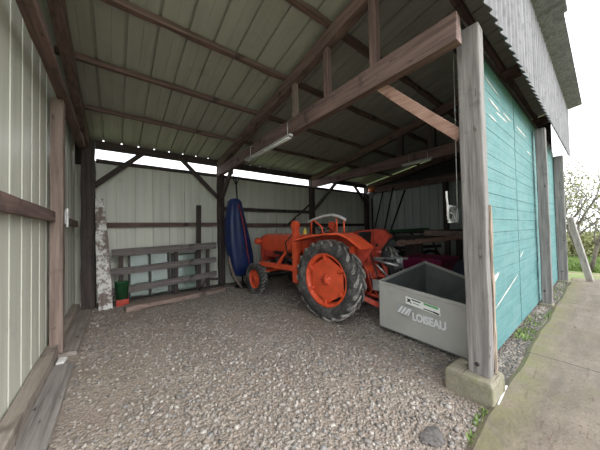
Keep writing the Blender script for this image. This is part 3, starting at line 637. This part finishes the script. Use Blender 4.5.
rm.build('rim', 'bin', bn, bevel=.006)
MB().box(3.165, 3.215, 2.15, 2.26, .60, .76).build('corner_bracket', 'galv', bn, 'light grey corner bracket')
MB().beam((3.25, 1.95, .03), (4.75, 1.95, .03), .08, .06, (0,1,0)).build('skid', 'iron', bn); MB().beam((3.25, 1.2, .03), (4.75, 1.2, .03), .08, .06, (0,1,0)).build('skid', 'iron', bn)
# face frame: u along A->B (towards the viewer), v up
fu = (B0-A0).normalized(); fn = V(-1, 0, 0); fn = (fn-fu*fn.dot(fu)).normalized()
def fp(u, z, off=.014): return A0+fu*(u+.035)+V(0, 0, z-.07)+fn*off
def quad(mb, pts, off=.016, t=.002): return mb.prism([fp(u, z, off) for u, z in pts], fn*t)
stk = quad(MB(), [(.41, .625), (.86, .575), (.865, .475), (.415, .525)]).build('sticker', 'sticker', bn, 'white sticker with black and green print')
for pts in ([(.43, .60), (.45, .60), (.50, .54), (.48, .54)], [(.43, .56), (.45, .55), (.49, .585), (.47, .60)], *[[(a, z+h/2), (b_, z+h/2-.012), (b_, z-h/2-.012), (a, z-h/2)] for (a, b_, z, h) in ((.50, .62, .593, .016), (.52, .60, .555, .008), (.66, .78, .517, .012), (.78, .85, .505, .02))]):
    quad(MB(), pts, .0185, .001).build('black_print', 'ink', stk)
gi = MB(); quad(gi, [(.66, .592), (.84, .572), (.84, .548), (.66, .568)], .0185, .001); gi.build('green_print', 'green', stk)
quad(MB(), [(.285, .50), (.50, .475), (.45, .35), (.27, .37)]).build('logo_patch', 'logopatch', bn, 'pale square behind the logo')
for k in range(3): u = .30+.05*k; quad(MB(), [(u+.05, .475-.006*k), (u+.078, .472-.006*k), (u+.012, .375-.004*k), (u-.018, .378-.004*k)], .0185, .0015).build('logo_bar', 'letter', bn, 'white slanted bar of the logo')
quad(MB(), [(.485, .468), (.50, .466), (.445, .36), (.43, .362)], .0185, .0015).build('logo_bar', 'letter', bn, 'thin white slanted bar of the logo')
tcu = bpy.data.curves.new('lettering', 'FONT'); tcu.body = 'LOISEAU'; tcu.size = .138; tcu.extrude = .001; tcu.offset = .0065; tcu.space_character = .98
to = bpy.data.objects.new('lettering', tcu); me = bpy.data.meshes.new_from_object(to); bpy.data.objects.remove(to)
me.name = 'lettering'; me.materials.clear(); me.materials.append(M['letter'])
lo_ = bpy.data.objects.new('lettering', me); col.objects.link(lo_); lo_.parent = bn; tag(lo_, 'white lettering reading LOISEAU')
sx = .80
xa = (fu+V(0, 0, -.035)).normalized(); ya_ = V(0, 0, 1)
P0 = fp(.50, .33, .0175)-org[bn]
lo_.matrix_local = Matrix(((xa.x*sx, ya_.x, fn.x, P0.x), (xa.y*sx, ya_.y, fn.y, P0.y), (xa.z*sx, ya_.z, fn.z, P0.z), (0, 0, 0, 1)))

# ---------------------------------------------------------------- hanging cord reel by the near post
e = empty('cord_bundle', (2.92, 1.0, 1.56), 'white looped cord hanging from a string beside the grey front post', 'cord')
cbm = MB()
for k in range(4):
    cbm.tube([(2.86+(.13-.015*k)*math.cos(t), 1.0+.01*k, 1.68+(.10-.012*k)*math.sin(t)*(1.1 if math.sin(t) > 0 else .9)+.015*math.sin(3*t+k)) for t in [2*math.pi*j/20 for j in range(21)]], .006, 6)
cbm.tube([(2.73, 1.0, 1.77), (3.00, 1.0, 1.76)], .008, 6).tube([(2.72, 1.0, 1.60), (2.99, 1.0, 1.60)], .007, 6).tube([(2.78, 1.0, 1.70), (2.92, 1.0, 1.68)], .007, 6)
cbm.build('cord', 'white', e)
MB().tube([(2.72, 1.0, 1.62), (2.715, 1.0, 1.80), (2.70, 1.0, 1.86), (2.70, 1.0, 1.92)], .010, 6).build('hook', 'white', e)
MB().tube([(2.98, 1.0, 1.76), (2.98, .985, 3.50)], .004, 5).build('string', 'white', e)

# ---------------------------------------------------------------- dim right hand bays
bc = empty('warning_beacon', (9.15, 6.45, 0), 'orange beacon on a dark stand in the far right corner', 'beacon')
MB().lathe((9.15, 6.45, 3.18), (0,0,1), [(0, .11), (.10, .15), (.2, .13), (.27, .05), (.28, 0)], 18).build('lamp_dome', 'amber', bc)
MB().tube([(9.15, 6.45, 0), (9.15, 6.45, 3.0)], .04, 8).build('stand', 'iron', bc)
MB().lathe((9.15, 6.45, 2.92), (0,0,1), [(0, .03), (.18, .16), (.26, .20), (.25, .15), (.2, .03)], 18).build('lamp_bowl', 'galv', bc)
for i, (p, q, r_) in enumerate((((8.6, 5.9, 0), (9.4, 5.55, 3.3), .03), ((8.2, 5.6, 0), (9.35, 5.0, 3.1), .035), ((8.7, 6.5, 0), (9.42, 6.05, 3.2), .03))):
    MB().tube([p, q], r_, 8).build('leaning_pole', 'iron', None, 'dark pole leaning on the far right wall, %s' % ('middle one of three', 'nearest the grey post', 'closest to the orange beacon')[i], 'pole', 'dark poles leaning on the right wall')
# machinery and heaps in silhouette
hw = empty('hay_rake', (7.2, 3.9, 0), 'dark farm implement with green frame behind the grey bin', 'farm implement')
MB().beam((6.3, 4.4, 1.45), (7.9, 3.5, 1.50), .08, .06, (0,0,1)).build('frame_bar', 'greenp', hw, 'green frame bar')
MB().beam((6.4, 4.5, .9), (8.3, 3.3, .95), .10, .08, (0,0,1)).build('lower_bar', 'iron', hw)
for t in (0, .33, .66, 1):
    p = V(6.35, 4.4, 1.45).lerp(V(7.9, 3.5, 1.5), t); MB().beam(p, p+V(.15, -.25, -.9), .05, .05).build('upright', 'iron', hw)
for t in (.1, .5, .9):
    p = V(6.4, 4.5, .0).lerp(V(8.2, 3.4, .0), t); MB().lathe(p+V(0,0,.42), (.5, .86, 0), [(-.05, .33), (-.05, .42), (.05, .42), (.05, .33)], 24, True).build('wheel', 'rubber', hw)
MB().box(8.0, 9.1, 4.3, 5.2, 0, .55).build('stacked_pallet_base', 'dark_x', None, 'dark low stack of boards by the far right wall', 'board stack', bevel=.01)
for i, (p, q, mt, lab) in enumerate((((6.2, 3.6, 1.12), (7.9, 2.2, 1.30), 'brace', 'pale orange brown plank lying across the dark machinery'), ((6.0, 2.75, 1.42), (6.6, 2.05, 1.38), 'pale_y', 'short pale stick above the machinery beside the white cord'),
        ((6.6, 4.2, 1.25), (8.6, 2.6, 1.3), 'dark_y', 'dark plank across the top of the machinery'))):
    timber('loose_plank', p, q, .12, .05, mt, lab, 'plank', side=(0,0,1))
for i, x in enumerate((7.0, 8.4)):
    MB().box(x, x+.12, 2.4+(.9 if i == 0 else 0), 2.9+(.9 if i == 0 else 0), 0, 1.2).build('trestle', 'dark_z', None, ('dark trestle under the loose planks, nearer the tractor', 'dark trestle under the loose planks, nearer the right wall')[i], 'trestle', bevel=.01)
cr_ = MB().box(5.9, 6.95, 2.35, 3.35, .04, .78); ck = cr_.build('plastic_crate', 'crimson', None, 'crimson plastic crate behind the grey bin', 'crate', bevel=.03)
MB().box(5.87, 6.98, 2.32, 3.38, .70, .80).build('crate_rim', 'crimson', ck, bevel=.01)
sk_ = MB(); sg = 20
for i, (z, q) in enumerate(((0, .9), (.12, 1.05), (.35, 1.08), (.6, .95), (.78, .7), (.86, .3))):
    for k in range(sg): t = 2*math.pi*k/sg; sk_.v.append((6.1+.55*q*math.cos(t)*(1+.08*math.sin(4*t+i)), 1.75+.42*q*math.sin(t)*(1+.08*math.cos(3*t)), z))
sk_.f = [(i*sg+k, i*sg+(k+1)%sg, (i+1)*sg+(k+1)%sg, (i+1)*sg+k) for i in range(5) for k in range(sg)]+[tuple(5*sg+k for k in range(sg))]; sk_.sm = [True]*len(sk_.f)
sk_.build('cloth_sack', 'navy', None, 'dark navy sack beside the crimson crate, behind the grey post', 'sack')

# ---------------------------------------------------------------- outside right
timber('leaning_board', (9.85, .30, .05), (9.72, .60, 1.74), .16, .04, 'boardgrey', 'weathered grey board leaning against the far corner of the front wall outside', 'board', side=(.6,.8,0))
def limb(mb, p, d, L, r, depth, tips):
    pts = [p]; rs = [r]; n = 4
    for i in range(n):
        d = (d+V(random.uniform(-.22,.22), random.uniform(-.22,.22), random.uniform(-.10,.20))).normalized(); p = p+d*L/n
        pts.append(p); rs.append(max(.004, r*(1-.45*(i+1)/n)))
    mb.tube(pts, rs, 6)
    if depth == 0: tips += pts[1:]; return
    for k in range(3):
        q = pts[random.choice((2, 3, 4))]; dd = (d+V(random.uniform(-.9,.9), random.uniform(-.9,.9), random.uniform(-.4,.6))).normalized()
        limb(mb, q, dd, L*random.uniform(.55, .8), r*.5, depth-1, tips)
def tree(loc, dirs, L, r, lab, depth=3, leaves=4, spread=.25, sz=.05):
    e = empty('tree', loc, lab, 'tree', 'bare branched trees beside the shed'); tm = MB(); tips = []
    for d in dirs: limb(tm, V(*loc), V(*d).normalized(), L, r, depth, tips)
    tm.build('trunk', 'bark', e)
    lm = MB()
    for p in tips:
        for _ in range(leaves):
            c = p+V(random.gauss(0, spread), random.gauss(0, spread), random.gauss(0, spread)); a = V(random.gauss(0,1), random.gauss(0,1), random.gauss(0,1)).normalized()*sz*random.uniform(.6, 1.4)
            b_ = a.cross(V(random.gauss(0,1), random.gauss(0,1), random.gauss(0,1))).normalized()*sz*.5
            lm.add([c-a, c+b_, c+a, c-b_], [(0,1,2,3)])
    lm.build('foliage', 'leaf', e)
random.seed(21)
tree((12.6, .35, -.06), ((-.15, .25, 1), (-.5, .4, 1), (.1, -.3, 1)), 1.7, .06, 'leaning multi stemmed tree nearest the far shed corner', leaves=2)
tree((14.5, 1.6, -.06), ((.0, .1, 1), (-.4, -.2, 1)), 2.0, .05, 'thin bare tree behind the leaning board', leaves=2)
tree((16.5, -.9, -.06), ((-.2, .1, 1), (.3, .2, 1)), 2.2, .06, 'bare tree at the right edge of the photo', leaves=3)
tree((19., 1.8, -.06), ((0, .1, 1), (.3, .2, 1), (-.3, 0, 1)), 2.0, .06, 'distant bushy tree seen past the shed corner', leaves=10, spread=.4)
for i, (x, y, rr, lab) in enumerate(((17.5, 1.0, 1.2, 'low olive shrub beyond the grass, left of the other'), (18.5, -1.4, 1.3, 'low olive shrub beyond the grass at the right edge'), (23, .6, 2.0, 'far hedge shrub behind the others'))):
    e = empty('shrub', (x, y, -.06), lab, 'shrub', 'shrubs beyond the grass'); lm = MB()
    for _ in range(3500):
        v = V(random.gauss(0,1), random.gauss(0,1), abs(random.gauss(0,.8))); v = v.normalized()*rr*random.random()**.4
        c = V(x, y, 0)+v; a = V(random.gauss(0,1), random.gauss(0,1), random.gauss(0,1)).normalized()*.07; b_ = a.cross(V(random.gauss(0,1), random.gauss(0,1), random.gauss(0,1))).normalized()*.04
        lm.add([c-a, c+b_, c+a, c-b_], [(0,1,2,3)])
    lm.build('foliage', 'leaf', e); MB().tube([(x, y, -.06), (x+.1, y, rr*.7)], [.06, .02], 6).tube([(x, y, -.06), (x-.4, y+.2, rr*.6)], [.05, .02], 6).build('stem', 'bark', e)
def grass(name, regs, mat='grass', h=(.08, .2), lab=None):
    gmb = MB()
    for (x0, x1, y0, y1, n) in regs:
        for _ in range(n):
            x, y = random.uniform(x0, x1), random.uniform(y0, y1); hh = random.uniform(*h); a = random.uniform(0, 6.28); w_ = .008+hh*.04
            dx, dy = math.cos(a)*w_, math.sin(a)*w_; lx, ly = random.gauss(0, hh*.35), random.gauss(0, hh*.35); z0 = -.06 if x > 10.6 else 0
            gmb.add([(x-dx, y-dy, z0), (x+dx, y+dy, z0), (x+lx, y+ly, z0+hh)], [(0,1,2)])
    gmb.build(name, mat, None, lab, 'grass', None, 'stuff')
grass('meadow_grass', ((12.5, 17.5, -2.5, 3.2, 16000),), h=(.08, .25), lab='green grass growing beyond the end of the shed')
grass('weed_grass', ((4.3, 4.9, .66, .84, 160), (5.7, 6.1, .60, .67, 60), (2.2, 2.45, .64, .70, 50), (5.0, 5.8, .66, .85, 90), (1.95, 2.1, .62, .68, 25), (6.3, 9.4, .66, .85, 120)), h=(.02, .055), lab='small green weeds along the edge of the concrete')

# ---------------------------------------------------------------- loose stones on the gravel (stuff)
def stones(name, n, region, smin, smax, lab, zoff=0.0, tone=1.0):
    ico = []; ph = (1+5**.5)/2
    for a in (-1, 1):
        for b_ in (-ph, ph): ico += [(a, b_, 0), (0, a, b_), (b_, 0, a)]
    ico = np.array(ico)/np.linalg.norm((1, ph, 0))
    # hull faces of the icosahedron
    fs = []
    for i in range(12):
        for j in range(i+1, 12):
            for k in range(j+1, 12):
                if all(np.linalg.norm(ico[a]-ico[b_]) < 1.1 for a, b_ in ((i,j),(j,k),(i,k))):
                    nr = np.cross(ico[j]-ico[i], ico[k]-ico[i]); fs.append((i, j, k) if nr@ico[i] > 0 else (i, k, j))
    fs = np.array(fs)
    P = region(n); n = len(P)
    s = smin+(smax-smin)*rng.random(n)**2.6
    sc = np.stack([s*rng.uniform(.7, 1.3, n), s*rng.uniform(.6, 1.1, n), s*rng.uniform(.4, .8, n)], 1)
    v = ico[None]*(1+rng.uniform(-.28, .28, (n, 12, 1)))*sc[:, None]
    a = rng.uniform(0, 2*np.pi, n); tl = rng.normal(0, .35, n)
    ca, sa, ct, st = np.cos(a), np.sin(a), np.cos(tl), np.sin(tl)
    y_ = v[..., 1]*ct[:, None]-v[..., 2]*st[:, None]; z_ = v[..., 1]*st[:, None]+v[..., 2]*ct[:, None]
    x_ = v[..., 0]*ca[:, None]-y_*sa[:, None]; y2 = v[..., 0]*sa[:, None]+y_*ca[:, None]
    W = np.stack([x_+P[:, 0:1], y2+P[:, 1:2], z_+(zoff+.012*np.sin(P[:, 0]*2.1+P[:, 1])*np.sin(P[:, 1]*1.7)*(P[:, 1] > .8)+sc[:, 2]*.25)[:, None]], -1).reshape(-1, 3)
    F = (fs[None]+12*np.arange(n)[:, None, None]).reshape(-1, 3)
    me = bpy.data.meshes.new(name); me.vertices.add(len(W)); me.vertices.foreach_set('co', W.ravel())
    me.loops.add(F.size); me.loops.foreach_set('vertex_index', F.ravel().astype(np.int32))
    me.polygons.add(len(F)); me.polygons.foreach_set('loop_start', np.arange(0, F.size, 3, dtype=np.int32)); me.polygons.foreach_set('loop_total', np.full(len(F), 3, dtype=np.int32))
    me.update(calc_edges=True)
    base = np.array([(.30, .27, .245), (.40, .365, .33), (.20, .185, .175), (.52, .49, .45), (.33, .27, .225), (.26, .26, .265)])
    c = base[rng.choice(6, n, p=(.27, .25, .18, .10, .12, .08))]*rng.uniform(.75, 1.25, (n, 1))*tone
    ca_ = me.color_attributes.new('Col', 'FLOAT_COLOR', 'POINT')
    ca_.data.foreach_set('color', np.repeat(np.concatenate([c, np.ones((n, 1))], 1), 12, 0).ravel())
    me.materials.append(M['stone']); o = bpy.data.objects.new(name, me); col.objects.link(o); tag(o, lab, 'gravel', None, 'stuff')
def reg_in(n):
    x = rng.uniform(-.38, 4.6, n*2); y = .66+5.9*rng.random(n*2)**1.35
    # patchy density: worn soil patches carry fewer stones
    den = .45+.5*np.sin(x*1.9+.7*y)*np.sin(y*1.3+.5)+.25*np.sin(x*5.1+1.3*y)*np.sin(y*4.3); keep = rng.random(n*2) < np.clip(den+.35, .25, 1)
    dark = (np.hypot((x-1.87)/.16, (y-.84)/.09) < 1); keep &= ~dark
    keep &= ~((x > 2.42) & (y < 1.05))
    return np.stack([x, y], 1)[keep][:n]
stones('gravel_stones', 40000, reg_in, .005, .026, 'loose grey and tan gravel stones covering the shed floor')
tm_ = MB(); sg = 24
for i, (q, z) in enumerate(((1.0, -.004), (.8, .004), (.4, .006))):
    for k in range(sg):
        t = 2*math.pi*k/sg; w_ = 1+.12*math.sin(3*t+.5)+.07*math.sin(7*t); tm_.v.append((1.86+.11*q*w_*math.cos(t), .84+.075*q*w_*math.sin(t), z))
tm_.f = [(i*sg+k, i*sg+(k+1)%sg, (i+1)*sg+(k+1)%sg, (i+1)*sg+k) for i in range(2) for k in range(sg)]+[tuple(2*sg+k for k in range(sg))]; tm_.sm = [True]*len(tm_.f)
tm_.build('tar_patch', 'iron_dull', None, 'small dark lump of tar in the gravel in the foreground', 'tar patch')
def reg_out(n):
    x = 2.85+6.6*rng.random(n)**1.5; y = rng.uniform(.655, .865, n); return np.stack([x, y], 1)
stones('verge_stones', 5000, reg_out, .005, .020, 'dark gravel strip between the teal doors and the concrete', tone=.52)
